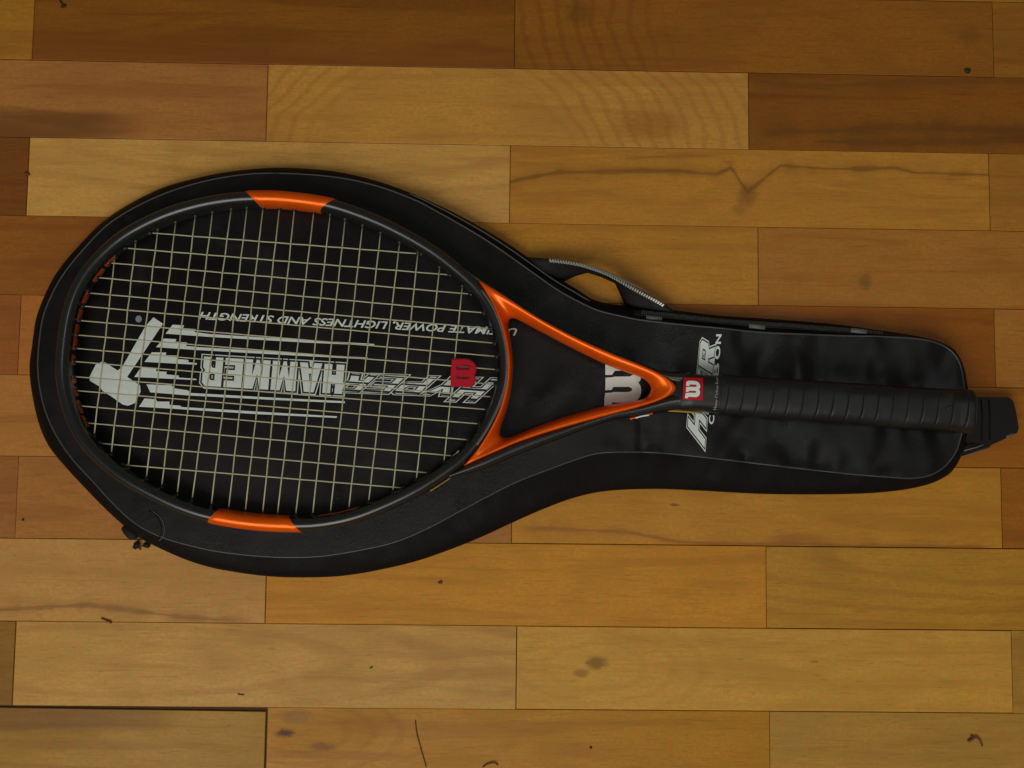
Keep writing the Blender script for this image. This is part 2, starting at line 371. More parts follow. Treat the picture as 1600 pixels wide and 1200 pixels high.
# boards further out, joined: the photograph shows none of them
fm = [wood('beech_board', (.40*a, .19*b, .030), (.27*a, .105*b, .015), 200+17*q, streak=.5) for q, (a, b) in enumerate(((1, 1), (.85, .8), (1.1, 1.1), (.9, .95)))]
V, Fc, MI = [], [], []; rr = random.Random(5)
for k in range(-16, 28):
    yt = ROW_Y0 - (k-1)*ROW_W; yb = yt - ROW_W; L_ = .385; sh = (k % 2)*L_/2
    for i in range(-6, 7):
        xa = -.386 + sh + i*L_; xb = xa + L_
        if -1 <= k <= 11:
            jx = [U(px, py).x for kk, j, c_ in rows if kk == k for px, py in j]; lo_x, hi_x = jx[0]-.38, jx[-1]+.38
            if xb > hi_x and xa < hi_x: xa = hi_x
            elif xa < lo_x and xb > lo_x: xb = lo_x
            elif xa >= lo_x and xb <= hi_x: continue
            if xb - xa < .01: continue
        g_ = .0003; z_ = rr.uniform(-.0003, 0); o_ = len(V)
        V += [(x, y, z) for z in (-.011, z_) for x, y in ((xa+g_, yb+g_), (xb-g_, yb+g_), (xb-g_, yt-g_), (xa+g_, yt-g_))]
        Fc += [tuple(o_+q for q in f) for f in ((0,1,5,4),(1,2,6,5),(2,3,7,6),(3,0,4,7),(4,5,6,7))]; MI += [rr.randrange(4)]*5
far = link('planks', mesh(V, Fc), None, floor); far['kind'] = 'stuff'
for m_ in fm: far.data.materials.append(m_)
for p, mi in zip(far.data.polygons, MI): p.material_index = mi

# ------------------------------------------------------------------ racket cover
cover = empty('racket_cover', (0, 0, 0), 'black zipped racket cover with white lettering lying flat on the parquet under the racket', 'racket cover')
SIL = [(430,262),(500,265),(560,275),(620,293),(680,318),(730,343),(780,372),(825,402),(850,420),(876,437),(900,451),(925,467),(950,474),(982,478),(1040,483),(1125,493),(1200,498),(1300,506),(1360,514),(1415,522),(1455,530),(1480,539),(1495,551),(1504,568),(1510,590),(1514,622),(1515,660),(1511,690),(1504,708),(1494,728),(1480,743),(1450,757),(1400,767),(1325,772),(1200,772),(1100,767),(1025,764),(950,767),(900,777),(850,795),(800,817),(750,840),(700,860),(650,877),(600,889),(550,898),(500,902),(425,901),(350,891),(300,878),(250,857),(212,836),(175,805),(137,767),(100,727),(75,695),(60,660),(50,615),(46,575),(50,540),(57,495),(75,450),(95,417),(125,382),(160,347),(200,320),(250,295),(300,280),(360,268)]
PIP = [(400,271),(450,271),(500,274),(550,281),(600,294),(650,313),(675,326),(725,354),(775,385),(837,429),(875,455),(912,475),(937,486),(975,495),(1000,500),(1050,506),(1100,511),(1200,520),(1300,524),(1375,526),(1425,529),(1455,534),(1478,542),(1492,554),(1500,570),(1504,590),(1506,620),(1506,660),(1500,690),(1492,710),(1475,730),(1450,743),(1425,747),(1400,746),(1325,740),(1200,726),(1150,720),(1080,712),(1025,707),(975,706),(935,708),(905,716),(850,736),(800,756),(725,795),(675,822),(625,844),(575,857),(500,869),(425,870),(350,863),(300,853),(250,838),(212,818),(180,790),(145,752),(112,716),(88,680),(72,645),(63,610),(59,575),(61,535),(68,492),(85,452),(105,420),(135,384),(167,352),(205,327),(250,305),(300,288),(350,277)]
ZP = .0185
def hcov(x, y):
    """height of the cover's top panel"""
    px = x/.0005 + 800; py = 600 - y/.0005
    t = min(max((px - 880)/220, 0), 1); t = t*t*(3-2*t)
    h = ZP + .0005*fbm(x, y, 14, 3.1, 2)
    h += t*(.0032*fbm(x*1.3, y*.8, 26, 8.2, 2) + .0006)
    cy = 611 + (px-1118)*.08
    if px > 1000:
        d = abs(py - cy)/62; h -= t*.0022*math.exp(-d*d)
    for (ax, ay, bx, by, w, am) in ((1008,655,1014,712,9,-.0018),(1025,660,1030,700,10,.0015),(960,655,965,700,14,.0013),(1165,668,1168,730,9,-.0016),(1140,680,1150,715,16,.0012),(985,535,1045,570,11,.0015),(1120,530,1230,575,13,.0013),(1385,540,1400,580,16,.0013),(1435,560,1450,592,12,.0013),(1260,690,1420,720,14,.0014),(1330,690,1400,690,12,.0012),(1240,540,1380,560,22,.001),(830,620,880,560,25,.001),(870,640,920,580,18,.0008)):
        vx, vy = bx-ax, by-ay; u = min(max(((px-ax)*vx+(py-ay)*vy)/(vx*vx+vy*vy), 0), 1)
        dd = math.hypot(px-ax-u*vx, py-ay-u*vy)/w
        if dd < 3: h += am*math.exp(-dd*dd)
    return h
N = 420
sil = catmull([(p[0], p[1], 0) for p in SIL], N, True)
pipd = catmull([(p[0], p[1], 0) for p in PIP], 2400, True)
pidx = []
cur = min(range(2400), key=lambda j: (pipd[j]-sil[0]).length); cur0 = cur
for s in sil:
    best = min(range(cur, cur+40), key=lambda j: (pipd[j % 2400]-s).length); best = min(best, cur0+2399)
    pidx.append(best); cur = best
sm = pidx[:]                                   # even out the pairing along the loop
for _ in range(60):
    sm = [sm[0]] + [(sm[i-1]+sm[i]*2+sm[i+1])/4 for i in range(1, N-1)] + [sm[-1]]
pip = []
for v in sm:
    j = int(v); u = v-j; pip.append(pipd[j % 2400].lerp(pipd[(j+1) % 2400], u))
def wob(i, a, s): return a*mnoise.noise(Vector((math.cos(i/N*2*math.pi)*s, math.sin(i/N*2*math.pi)*s, s)))
rings = []
PT = [U(p.x, p.y, ZP) for p in pip]
CEN = Vector((0, -.03, 0))
for kk, (f, z) in enumerate(((-.10, .0), (.0, .0045), (.015, .0075), (.10, .0105), (.40, .0140), (.78, .0168), (1.0, None))):
    ring = []
    for i in range(N):
        a, b = sil[i], pip[i]
        q = a.lerp(b, f) if f >= 0 else a + (b-a).normalized()*6
        if z is None: p = U(q.x, q.y, ZP); p.z = hcov(p.x, p.y) - .0006
        else:
            zz = z + (wob(i, .0016, 14+kk*2) if kk in (3, 4, 5) else 0)
            p = U(q.x, q.y, zz)
            if kk == 0: p.z = 0.0006
        ring.append(p)
    rings.append(ring)
V = [p for r in rings for p in r]; Fc = []
for r in range(len(rings)-1):
    for i in range(N):
        j = (i+1) % N; Fc.append((r*N+i, r*N+j, (r+1)*N+j, (r+1)*N+i))
me = mesh(V, Fc); bm = bmesh.new(); bm.from_mesh(me); clean(bm); bm.to_mesh(me); bm.free()
link('side_gusset', me, M['gusset'], cover, True)
# top panel
bd = [p.to_2d() for p in rings[-1]]
def inside(poly, x, y):
    c = False; n = len(poly); j = n-1
    for i in range(n):
        a, b = poly[i], poly[j]
        if (a.y > y) != (b.y > y) and x < (b.x-a.x)*(y-a.y)/(b.y-a.y)+a.x: c = not c
        j = i
    return c
step = .0030; pts = list(bd); edges = [(i, (i+1) % N) for i in range(N)]
x0 = min(p.x for p in bd); x1 = max(p.x for p in bd); y0 = min(p.y for p in bd); y1 = max(p.y for p in bd)
bd_in = [p.to_2d() for p in rings[-1]]
iy = 0; y = y0
def crossings(poly, y):
    xs = []; n = len(poly); j = n-1
    for i in range(n):
        a, b = poly[i], poly[j]
        if (a.y > y) != (b.y > y): xs.append((b.x-a.x)*(y-a.y)/(b.y-a.y)+a.x)
        j = i
    return sorted(xs)
while y < y1:
    xs = crossings(bd_in, y)
    for a, b in zip(xs[0::2], xs[1::2]):
        x = a + .0015
        while x < b - .0015:
            pts.append(Vector((x + random.uniform(-.0003, .0003), y + random.uniform(-.0003, .0003)))); x += step
    y += step
r = delaunay_2d_cdt(pts, edges, [], 1, 1e-6)
V = [(p.x, p.y, hcov(p.x, p.y)) for p in r[0]]
me = mesh(V, [f for f in r[2]]); bm = bmesh.new(); bm.from_mesh(me); clean(bm)
if sum(f.normal.z for f in bm.faces) < 0: bmesh.ops.reverse_faces(bm, faces=bm.faces)
bm.to_mesh(me); bm.free()
link('top_panel', me, M['vinyl'], cover, True)
# piping cord
cord = [p + Vector((0, 0, .0002)) for p in rings[-1]]
cord = cord + [cord[0]]
V, Fc = tube(cord, .00075, 6)
link('piping', mesh(V, Fc), M['piping'], cover, True)
line = [rings[2][i].lerp(rings[-1][i], .45) + Vector((0, 0, .0040)) for i in range(N) if 640 < sil[i].x < 930 and sil[i].y < 500]
V, Fc = tube(line, .0006, 5); link('seam_piping', mesh(V, Fc), M['piping'], cover, True)
# ---- prints on the cover
def hp(x, y): return hcov(x, y)
def conform(bm, zf, dz, maxlen=.006):
    for _ in range(7):
        es = [e for e in bm.edges if e.calc_length() > maxlen]
        if not es: break
        bmesh.ops.subdivide_edges(bm, edges=es, cuts=1)
        bmesh.ops.triangulate(bm, faces=bm.faces)
    for v in bm.verts: v.co.z = zf(v.co.x, v.co.y) + dz
    for f in bm.faces:
        f.normal_update()
    fl = [f for f in bm.faces if f.normal.z < 0]
    if fl: bmesh.ops.reverse_faces(bm, faces=fl)
def poly_bm(bm, loops):
    """adds one polygon (outer loop, holes) of 2-D points"""
    fl = [p for l in loops for p in l]
    tris = tessellate_polygon([[Vector((p[0], p[1], 0)) for p in l] for l in loops])
    vs_ = [bm.verts.new((p[0], p[1], 0)) for p in fl]
    for t in tris:
        try: bm.faces.new([vs_[i] for i in t])
        except ValueError: pass
def pxpoly(bm, loops, z=ZP):
    poly_bm(bm, [[tuple(U(p[0], p[1], z).to_2d()) for p in l] for l in loops])
def area(l): return sum(l[i][0]*l[(i+1) % len(l)][1]-l[(i+1) % len(l)][0]*l[i][1] for i in range(len(l)))/2
def offset(loop, d):
    """mitred outward offset of a loop (holes are given with the sign turned round)"""
    s = 1 if area(loop) > 0 else -1; n = len(loop); out = []
    for i in range(n):
        a, b, c = Vector(loop[i-1]), Vector(loop[i]), Vector(loop[(i+1) % n])
        e1 = (b-a).normalized(); e2 = (c-b).normalized()
        n1 = Vector((e1.y, -e1.x))*s; n2 = Vector((e2.y, -e2.x))*s
        m_ = n1+n2
        if m_.length < 1e-4: m_ = n1
        m_.normalize(); k = min(1/max(m_.dot(n1), .35), 2.2)
        q = b + m_*d*k; out.append((q.x, q.y))
    return out
RH = [(.25, .57), (.36, .57), (.40, .61), (.40, .74), (.36, .78), (.25, .78)]
GL = {'H': ([(0,0),(.27,0),(.27,.36),(.40,.36),(.40,0),(.67,0),(.67,1),(.40,1),(.40,.64),(.27,.64),(.27,1),(0,1)], [], .67),
 'A': ([(0,0),(.27,0),(.31,.2),(.44,.2),(.48,0),(.75,0),(.54,1),(.21,1)], [[(.335,.38),(.415,.38),(.375,.68)]], .75),
 'M': ([(0,0),(.25,0),(.25,.55),(.36,0),(.47,0),(.58,.55),(.58,0),(.83,0),(.83,1),(.52,1),(.415,.5),(.31,1),(0,1)], [], .83),
 'E': ([(0,0),(.6,0),(.6,.24),(.27,.24),(.27,.4),(.55,.4),(.55,.6),(.27,.6),(.27,.76),(.6,.76),(.6,1),(0,1)], [], .60),
 'R': ([(0,0),(.25,0),(.25,.36),(.33,.36),(.38,.3),(.38,0),(.65,0),(.65,.36),(.57,.46),(.65,.56),(.65,.88),(.54,1),(0,1)], [RH], .65),
 'Y': ([(.21,0),(.49,0),(.49,.4),(.7,1),(.43,1),(.35,.66),(.27,1),(0,1),(.21,.4)], [], .70),
 'P': ([(0,0),(.26,0),(.26,.36),(.52,.36),(.65,.48),(.65,.88),(.54,1),(0,1)], [RH], .65)}
PH = [(.2, .58), (.42, .58), (.45, .62), (.45, .76), (.42, .80), (.2, .80)]
GL.update({'h': ([(0,0),(.2,0),(.2,.40),(.45,.40),(.45,0),(.65,0),(.65,1),(.45,1),(.45,.62),(.2,.62),(.2,1),(0,1)], [], .65),
 'y': ([(.22,0),(.42,0),(.42,.42),(.68,1),(.46,1),(.32,.66),(.2,1),(-.02,1),(.22,.42)], [], .66),
 'p': ([(0,0),(.2,0),(.2,.36),(.52,.36),(.64,.46),(.64,.9),(.54,1),(0,1)], [PH], .64),
 'e': ([(0,0),(.62,0),(.62,.2),(.2,.2),(.2,.41),(.56,.41),(.56,.6),(.2,.6),(.2,.8),(.62,.8),(.62,1),(0,1)], [], .62),
 'r': ([(0,0),(.2,0),(.2,.36),(.29,.36),(.42,0),(.66,0),(.52,.38),(.64,.48),(.64,.9),(.54,1),(0,1)], [PH], .65)})
def word_layers(text, P0, P1, P2, shear, gap, layers, name, parent, big=None, zf=hp, z=ZP):
    """word set between pixel points: P0 baseline start, P1 baseline end, P2 cap height above P0"""
    tot = sum(GL[c][2] for c in text) + gap*(len(text)-1)
    P0, P1, P2 = Vector(P0), Vector(P1), Vector(P2); ex = (P1-P0)/tot; ey = P2-P0
    for (off, mat, dz, clip) in layers:
        bm = bmesh.new(); x = 0
        for ci, ch in enumerate(text):
            o_, hs, w = GL[ch]; sc = 1.0
            if big and ci == 0: sc = big
            loops = [offset(o_, off)] + [offset(h, -off) for h in hs]
            b2 = bmesh.new(); poly_bm(b2, loops)
            for (ya, yb) in (clip or ()):        # streaks left dark across the letters
                for yc, no in ((ya, 1), (yb, -1)):
                    bmesh.ops.bisect_plane(b2, geom=b2.verts[:]+b2.edges[:]+b2.faces[:], plane_co=(0, yc, 0), plane_no=(.06, 1, 0))
                kill = [f for f in b2.faces if ya < f.calc_center_median().y + .06*f.calc_center_median().x < yb]
                bmesh.ops.delete(b2, geom=kill, context='FACES')
            bmesh.ops.triangulate(b2, faces=b2.faces)
            for f in b2.faces:
                vv = []
                for v in f.verts:
                    yy = v.co.y*sc; xx = x + v.co.x + shear*yy
                    q = P0 + ex*xx + ey*yy; vv.append(bm.verts.new(U(q.x, q.y, z)))
                bm.faces.new(vv)
            b2.free(); x += w + gap
        bmesh.ops.remove_doubles(bm, verts=bm.verts, dist=1e-6)
        conform(bm, zf, dz); bm_obj(name, bm, M[mat], parent)
def font_print(text, P0, P1, P2, shear, name, mat, parent, dz=.0005, bold=.02, spacing=1.0, zf=hp, z=ZP):
    cu = bpy.data.curves.new('t', 'FONT'); cu.body = text; cu.shear = shear; cu.offset = bold; cu.space_character = spacing
    cu.resolution_u = 3
    o = bpy.data.objects.new('t', cu); COL.objects.link(o)
    me = bpy.data.meshes.new_from_object(o); bpy.data.objects.remove(o); bpy.data.curves.remove(cu)
    xs = [v.co.x for v in me.vertices]; ys = [v.co.y for v in me.vertices]
    a, b = min(xs), max(xs); c, d = 0.0, max(ys)
    P0, P1, P2 = Vector(P0), Vector(P1), Vector(P2)
    bm = bmesh.new(); bm.from_mesh(me); bpy.data.meshes.remove(me)
    bmesh.ops.triangulate(bm, faces=bm.faces)
    for v in bm.verts:
        q = P0 + (P1-P0)*((v.co.x-a)/(b-a)) + (P2-P0)*((v.co.y-c)/(d-c))
        w = U(q.x, q.y, z); v.co.x, v.co.y = w.x, w.y; v.co.z = 0
    conform(bm, zf, dz, .012); return bm_obj(name, bm, M[mat], parent)
def px_print(polys, name, mat, parent, dz=.0005, zf=hp, z=ZP):
    bm = bmesh.new()
    for p in polys: pxpoly(bm, p if isinstance(p[0][0], (list, tuple)) else [p], z)
    conform(bm, zf, dz); return bm_obj(name, bm, M[mat], parent)

px_print([[(240,496),(255,506),(199,589),(219,602),(220,612),(211,630),(200,634),(192,632),(175,620),(161,611),(156,604),(141,595),(140.5,589),(150,570),(159,565.5),(166,567),(184,579),(191,574),(227.5,510)]], 'printed_hammer_emblem', 'white', cover)
px_print([[(270,507.5),(288,508.5),(286,513),(306,514.5),(304,519),(328,522),(480,531.5),(585,537.5),(585,540),(480,535.5),(328,526.5),(259,521.5)],
 [(256,529),(276,530),(274,534),(293,535.5),(291,540.5),(312,542.5),(450,551),(575,559),(575,561.5),(450,555),(300,546.5),(244,542.5)],
 [(237.5,550.5),(260,551),(259,555),(279,556),(277.5,561),(295,562.5),(294.5,566),(308,567.5),(307.5,570),(226,565.5)],
 [(221,574),(245,575),(244,580),(261,581),(260,585),(280,587),(279.5,590),(307.5,592),(307,594),(210,589)],
 [(229,600.5),(268,602),(274,607),(294,610),(298,614),(430,621.5),(539,627),(539,630),(430,625),(296,618),(235,613)],
 [(226,622.5),(244,624),(246,627.5),(265,627.5),(265,632.5),(282.5,634),(284,636),(400,643),(527,650.5),(526,653),(400,647),(284,639.5),(217.5,635.5)]], 'printed_speed_lines', 'white', cover)
px_print([[(217+5*math.cos(a*math.pi/6), 498.5+5.5*math.sin(a*math.pi/6)) for a in range(12)]], 'printed_registered_mark', 'blue', cover)
word_layers('HAMMER', (539, 570), (319, 557), (535, 616), 0, .065, [(.085, 'white', .00035, None), (.052, 'blackink', .00050, None), (-.006, 'white', .00065, None)], 'printed_lettering', cover)
word_layers('hyper', (781, 592), (549, 583), (777, 622), .42, .07, [(.052, 'white', .00035, None), (.022, 'blackink', .00050, None), (-.022, 'white', .00065, ((.08, .17), (.46, .55), (.86, .97)))], 'printed_lettering', cover, big=1.25)
font_print('ULTIMATE POWER, LIGHTNESS AND STRENGTH', (808, 513.5), (311, 487.5), (807, 525), .28, 'printed_lettering', 'white', cover, bold=.018)
# letters across the handle end, read from below
LY = [(.065, 'white', .0006, None), (.034, 'blackink', .00075, None), (-.004, 'white', .0009, None)]
word_layers('h', (1100, 700), (1104, 655), (1072, 697), .45, .03, LY, 'printed_lettering', cover)
word_layers('ype', (1105, 652), (1111, 590), (1082, 650), .42, .03, LY, 'printed_lettering', cover)
word_layers('r', (1112, 584), (1116, 543), (1089, 582), .18, .03, LY, 'printed_lettering', cover)
for ch, ya, yb in (('C', 663, 649), ('A', 640, 624), ('R', 616, 600), ('B', 590, 568), ('O', 562, 541), ('N', 538, 523)):
    xa = 1115 + (663-ya)*.077; font_print(ch, (xa, ya), (xa + (ya-yb)*.077, yb), (xa-8, ya), 0, 'printed_lettering', 'white', cover, dz=.0007, bold=.03)
WG = [(10,30),(30,10),(60,0),(170,0),(225,10),(268,38),(292,80),(300,125),(293,155),(275,176),(293,198),(302,235),(297,280),(272,318),(225,338),(65,335),(65,362),(0,366),(4,300),(10,258),(62,256),(75,250),(200,251),(225,240),(226,222),(205,209),(75,209),(62,234),(10,236),(12,134),(68,131),(82,126),(205,126),(232,112),(225,90),(200,78),(90,78),(72,98),(65,112),(10,112)]
px_print([[(943.7 + u*.192, 564.5 + v*.192) for u, v in WG]], 'printed_letter_emblem', 'white', cover, .0006)

# zip along the upper edge near the handle, its loose loop, teeth
def ribbon(name, st, mat, parent, n=60, th=.0009):
    A = catmull([U(a[0], a[1], a[2]) for a, b in st], n); B = resample([U(b[0], b[1], b[2]) for a, b in st], n)
    V = []; Fc = []; W = 5
    for i in range(n):
        t = (A[min(i+1, n-1)]-A[max(i-1, 0)]); nn = t.cross(B[i]-A[i]).normalized()*th*.5
        for j in range(W): V.append(A[i].lerp(B[i], j/(W-1)) + nn)
        for j in range(W): V.append(A[i].lerp(B[i], 1-j/(W-1)) - nn)
    m_ = 2*W
    for i in range(n-1):
        for j in range(m_):
            k = (j+1) % m_; Fc.append((i*m_+j, i*m_+k, (i+1)*m_+k, (i+1)*m_+j))
    Fc += [tuple(range(m_)), tuple((n-1)*m_+j for j in range(m_))[::-1]]
    me = mesh(V, Fc); bm = bmesh.new(); bm.from_mesh(me); clean(bm); bm.to_mesh(me); bm.free()
    return link(name, me, mat, parent, True), A, B
st = [((824,402,.013),(852,438,.011)),((845,403.5,.016),(864,442,.008)),((868,406,.018),(880,440,.005)),((892,410,.019),(899,431,.007)),((916,416,.0195),(918,425.5,.011)),((940,424,.0205),(940,432.5,.014)),((962,434,.020),(961,442,.0125)),((983,445,.019),(968,457,.007)),((1004,456,.0175),(977,478,.004)),((1030,470,.015),(1000,489,.007)),((1056,487,.012),(1040,498,.011))]
tape, A, B = ribbon('zip_tape', st, M['web'], cover)
bm = bmesh.new()
pth = resample(A, 200)
def box_at(bm, p, ex, ey, ez, sx, sy, sz):
    vs_ = [bm.verts.new(p + ex*(sx*a) + ey*(sy*b) + ez*(sz*c)) for a in (-.5, .5) for b in (-.5, .5) for c in (-.5, .5)]
    for f in ((0,1,3,2),(4,6,7,5),(0,4,5,1),(2,3,7,6),(0,2,6,4),(1,5,7,3)): bm.faces.new([vs_[i] for i in f])
AA = resample(A, 61)
BB = resample(B, 61)
for i in range(8, 55):
    p = AA[i].lerp(AA[i+1], .5); q = BB[i].lerp(BB[i+1], .5)
    t = (AA[i+1]-AA[i]).normalized(); s = (q-p).normalized(); u = t.cross(s).normalized()
    box_at(bm, p + s*.0015 + Vector((0, 0, .0006)), t, s, u, .0013, .0022, .0016)
clean(bm)
t_ = bm_obj('zip_teeth', bm, M['teeth'], tape); t_['kind'] = 'stuff'
V, Fc = tube([p + Vector((0, 0, .001)) + (AA[i]-BB[i]).normalized()*.0019 for i, p in list(enumerate(AA))[20:48]], .0009, 5, radii=[.0002+.0006*math.sin(math.pi*k/27) for k in range(28)])
link('tape_edge', mesh(V, Fc), M['web_and_glint'], tape, True)
# closed part of the zip, sewn along the upper edge
zs = [((990,484,.0135),(990,492,.0165)),((1050,489,.0135),(1050,498,.0165)),((1125,498,.0135),(1125,506,.0165)),((1200,503,.0135),(1200,512,.0165)),((1300,511,.0135),(1300,518,.0165)),((1420,524,.0135),(1420,527,.0165))]
zt, A2, B2 = ribbon('zip_tape', zs, M['web'], cover, 40)
bm = bmesh.new(); rz = random.Random(4)
A3 = resample(A2, 131); B3 = resample(B2, 131)
for i in range(4, 118):
    t = (A3[i+1]-A3[i]).normalized(); s = (B3[i]-A3[i]).normalized(); u = t.cross(s).normalized()
    if u.z < 0: u = -u
    m_ = A3[i].lerp(B3[i], .5)
    box_at(bm, m_ + u*.0009 + s*rz.uniform(-.0003, .0003), t, s, u, .0011, .0030, .0008)
clean(bm); t_ = bm_obj('zip_teeth', bm, M['piping'], zt); t_['kind'] = 'stuff'
for px, py in ((1022, 497), (1183, 510), (1342, 517)):  # grey bars added in place of reflections on the wrinkled piping
    bm = bmesh.new(); p = U(px, py, .0172); t = (U(px+10, py+1, .0172)-p).normalized(); s = Vector((-t.y, t.x, 0))
    box_at(bm, p, t, s, Vector((0, 0, 1)), .0125, .0036, .0010)
    bmesh.ops.bevel(bm, geom=bm.edges[:], offset=.0003, segments=2, affect='EDGES'); bm_obj('piping_glint', bm, M['web_and_glint'], cover, True)

# slider and tab at the lower left edge
def blob(loc, r, sq, mat, name, parent, seed=0, jit=.25):
    bm = bmesh.new(); bmesh.ops.create_icosphere(bm, subdivisions=2, radius=1)
    for v in bm.verts:
        k = 1 + jit*mnoise.noise(v.co*1.7 + Vector((seed, seed*2, 0)))
        v.co = Vector((v.co.x*r[0]*k, v.co.y*r[1]*k, v.co.z*r[2]*k))
    bmesh.ops.rotate(bm, verts=bm.verts, matrix=Matrix.Rotation(sq, 3, 'Z'))
    for v in bm.verts: v.co += Vector(loc)
    return bm_obj(name, bm, mat, parent, True)
sl = blob(U(203, 832, .006), (.0075, .0042, .004), -.75, M['web'], 'zip_slider', cover, 3)
blob(U(213, 852, .003), (.0026, .0034, .0018), -.4, M['web'], 'zip_tab', sl, 5, .5)
blob(U(229, 852, .003), (.0030, .0022, .0018), -.3, M['web'], 'tab_end', sl, 8, .4)
V, Fc = tube([U(216, 850, .003), U(218, 855, .002), U(219, 859, .0012)], .0006, 5); link('thread_end', mesh(V, Fc), M['web'], sl, True)
V, Fc = tube([U(212, 857, .0025), U(218, 853, .003), U(224, 853, .0025)], .0005, 5); link('pull_cord', mesh(V, Fc), M['browncrumb'], sl, True)
# curved seams near the slider
for off in (0, 8):
    arc = catmull([U(x+off*.6, y, .0) for x, y in ((245,796),(258,806),(264,820),(263,834),(256,842))], 24)
    for p in arc: p.z = hcov(p.x, p.y) + .0002
    V, Fc = tube(arc, .0005, 5, flat=.8); link('seam_stitching', mesh(V, Fc), M['piping'] if off else M['web'], cover, True)

# webbing loop sewn into the handle end
def slab(poly, z0, z1, bevel=.0005):
    bm = bmesh.new(); vs_ = [bm.verts.new(U(x, y, z0)) for x, y in poly]
    f = bm.faces.new(vs_); r_ = bmesh.ops.extrude_face_region(bm, geom=[f])
    for v in [g for g in r_['geom'] if isinstance(g, bmesh.types.BMVert)]: v.co.z = z1
    clean(bm); bmesh.ops.bevel(bm, geom=bm.edges[:], offset=bevel, segments=2, affect='EDGES'); return bm
lp = bm_obj('end_loop', slab([(1506,620),(1550,621),(1574,621),(1581,626),(1585,640),(1590,668),(1588,676),(1570,685),(1546,696),(1532,694),(1504,690)], .0095, .0118), M['web'], cover)
bm_obj('lower_strap', slab([(1500,698),(1541,688),(1548,697),(1502,713)], .004, .0055), M['web'], lp)
V, Fc = tube([U(1506, 704, .0062), U(1525, 699, .0062), U(1542, 692, .0066)], .0007, 5); link('strap_edge', mesh(V, Fc), M['web_and_glint'], lp, True)
V, Fc = tube([U(1507, 712, .005), U(1530, 705, .005), U(1546, 699, .005)], .0004, 5); link('strap_edge', mesh(V, Fc), M['web_and_glint'], lp, True)
V, Fc = tube([U(1572, 683, .0116), U(1583, 677, .0118)], .0007, 5); link('strap_edge', mesh(V, Fc), M['web_and_glint'], lp, True)
for xx in (1533, 1545):
    V, Fc = tube([U(xx, 624, .0121), U(xx+2, 655, .0121), U(xx+1, 688, .0121)], .0005, 5); link('seam_stitching', mesh(V, Fc), M['gusset'], lp, True)

# ------------------------------------------------------------------ racket
racket = empty('tennis_racket', (0, 0, 0), 'black and orange strung tennis racket lying face up on the black cover', 'tennis racket')
ZC = .0325; HW, HH = .0058, .0112
RIDGE = [(375,307),(415,306),(450,308),(512,317),(575,338),(625,361),(675,390),(708,415),(737,440),(757,463),(772,489),(783,520),(789,552),(790,584),(786,608),(778,632),(767,655),(750,684),(725,714),(690,740),(650,765),(600,789),(550,808),(500,818),(462,820),(395,817),(325,806),(275,790),(225,766),(187,744),(150,714),(125,685),(109,655),(96,612),(92,575),(95,535),(100,500),(107,472),(121,440),(141,411),(170,382),(200,360),(250,335),(300,319),(340,311)]
NH = 360
ridge = catmull([U(x, y, ZC+HH) for x, y in RIDGE], NH, True)
for _ in range(10):
    ridge = [(ridge[i-1] + ridge[i]*2 + ridge[(i+1) % NH])/4 for i in range(NH)]
hc = [Vector((p.x, p.y, ZC)) for p in ridge]                       # tube centre line
hcen = sum(hc, Vector())/NH
def nrm(i):
    t = (hc[(i+1) % NH]-hc[i-1]).normalized(); n = Vector((t.y, -t.x, 0))
    return n if n.dot(hc[i]-hcen) > 0 else -n                       # points outward
def frame_sec(k, sides, a=HW, b=HH, p=2.3):
    th = 2*math.pi*k/sides; c, s = math.cos(th), math.sin(th)
    return a*math.copysign(abs(c)**(2/p), c), b*math.copysign(abs(s)**(2/p), s)
SD = 20; V = []; Fc = []
for i in range(NH):
    n = nrm(i)
    for k in range(SD):
        u, w = frame_sec(k, SD); V.append(hc[i] + n*u + Vector((0, 0, w)))
for i in range(NH):
    j = (i+1) % NH
    for k in range(SD):
        k2 = (k+1) % SD; Fc.append((i*SD+k, i*SD+k2, j*SD+k2, j*SD+k))
me = mesh(V, Fc); bm = bmesh.new(); bm.from_mesh(me); clean(bm); bm.to_mesh(me); bm.free()
link('head_frame', me, M['frame'], racket, True)
def near(px, py):
    p = U(px, py, ZC+HH); return min(range(NH), key=lambda i: (ridge[i]-p).length)
def sleeve(name, i0, i1, sk0, sk1, mat, a, b, k0=0, k1=SD):
    """coloured sleeve round the tube; ends slanted by sk"""
    if i1 < i0: i1 += NH
    n_ = max(int(i1-i0), 6); V = []; Fc = []; ks = list(range(k0, k1+1)); m_ = len(ks)
    for q in range(n_+1):
        f = q/n_
        for k in ks:
            u, w = frame_sec(k, SD, a, b)
            s = i0 + sk0*(-u/a)*(1-f) + (i1-i0 + sk1*(-u/a)*f*1.0)*f + 0*(1-f)
            e = 1 - .05*max(0, 1-min(q, n_-q)/1.0)
            i = int(math.floor(s)); fr = s-i
            c = hc[i % NH].lerp(hc[(i+1) % NH], fr); n = nrm(i % NH).lerp(nrm((i+1) % NH), fr)
            V.append(c + n*u*e + Vector((0, 0, w*e)))
    for q in range(n_):
        for k in range(m_-1):
            Fc.append((q*m_+k, q*m_+k+1, (q+1)*m_+k+1, (q+1)*m_+k))
    me = mesh(V, Fc); bm = bmesh.new(); bm.from_mesh(me); clean(bm); bm.to_mesh(me); bm.free()
    return link(name, me, mat, racket, True)
ia, ib = near(391, 306), near(510, 316)
sleeve('side_bumper', ia, ib, 2.2, -2.2, M['orange'], HW+.0006, HH+.0006)
ia, ib = near(458, 821), near(331, 807)
sleeve('side_bumper', ia, ib, 2.0, -1.2, M['orange'], HW+.0006, HH+.0006)
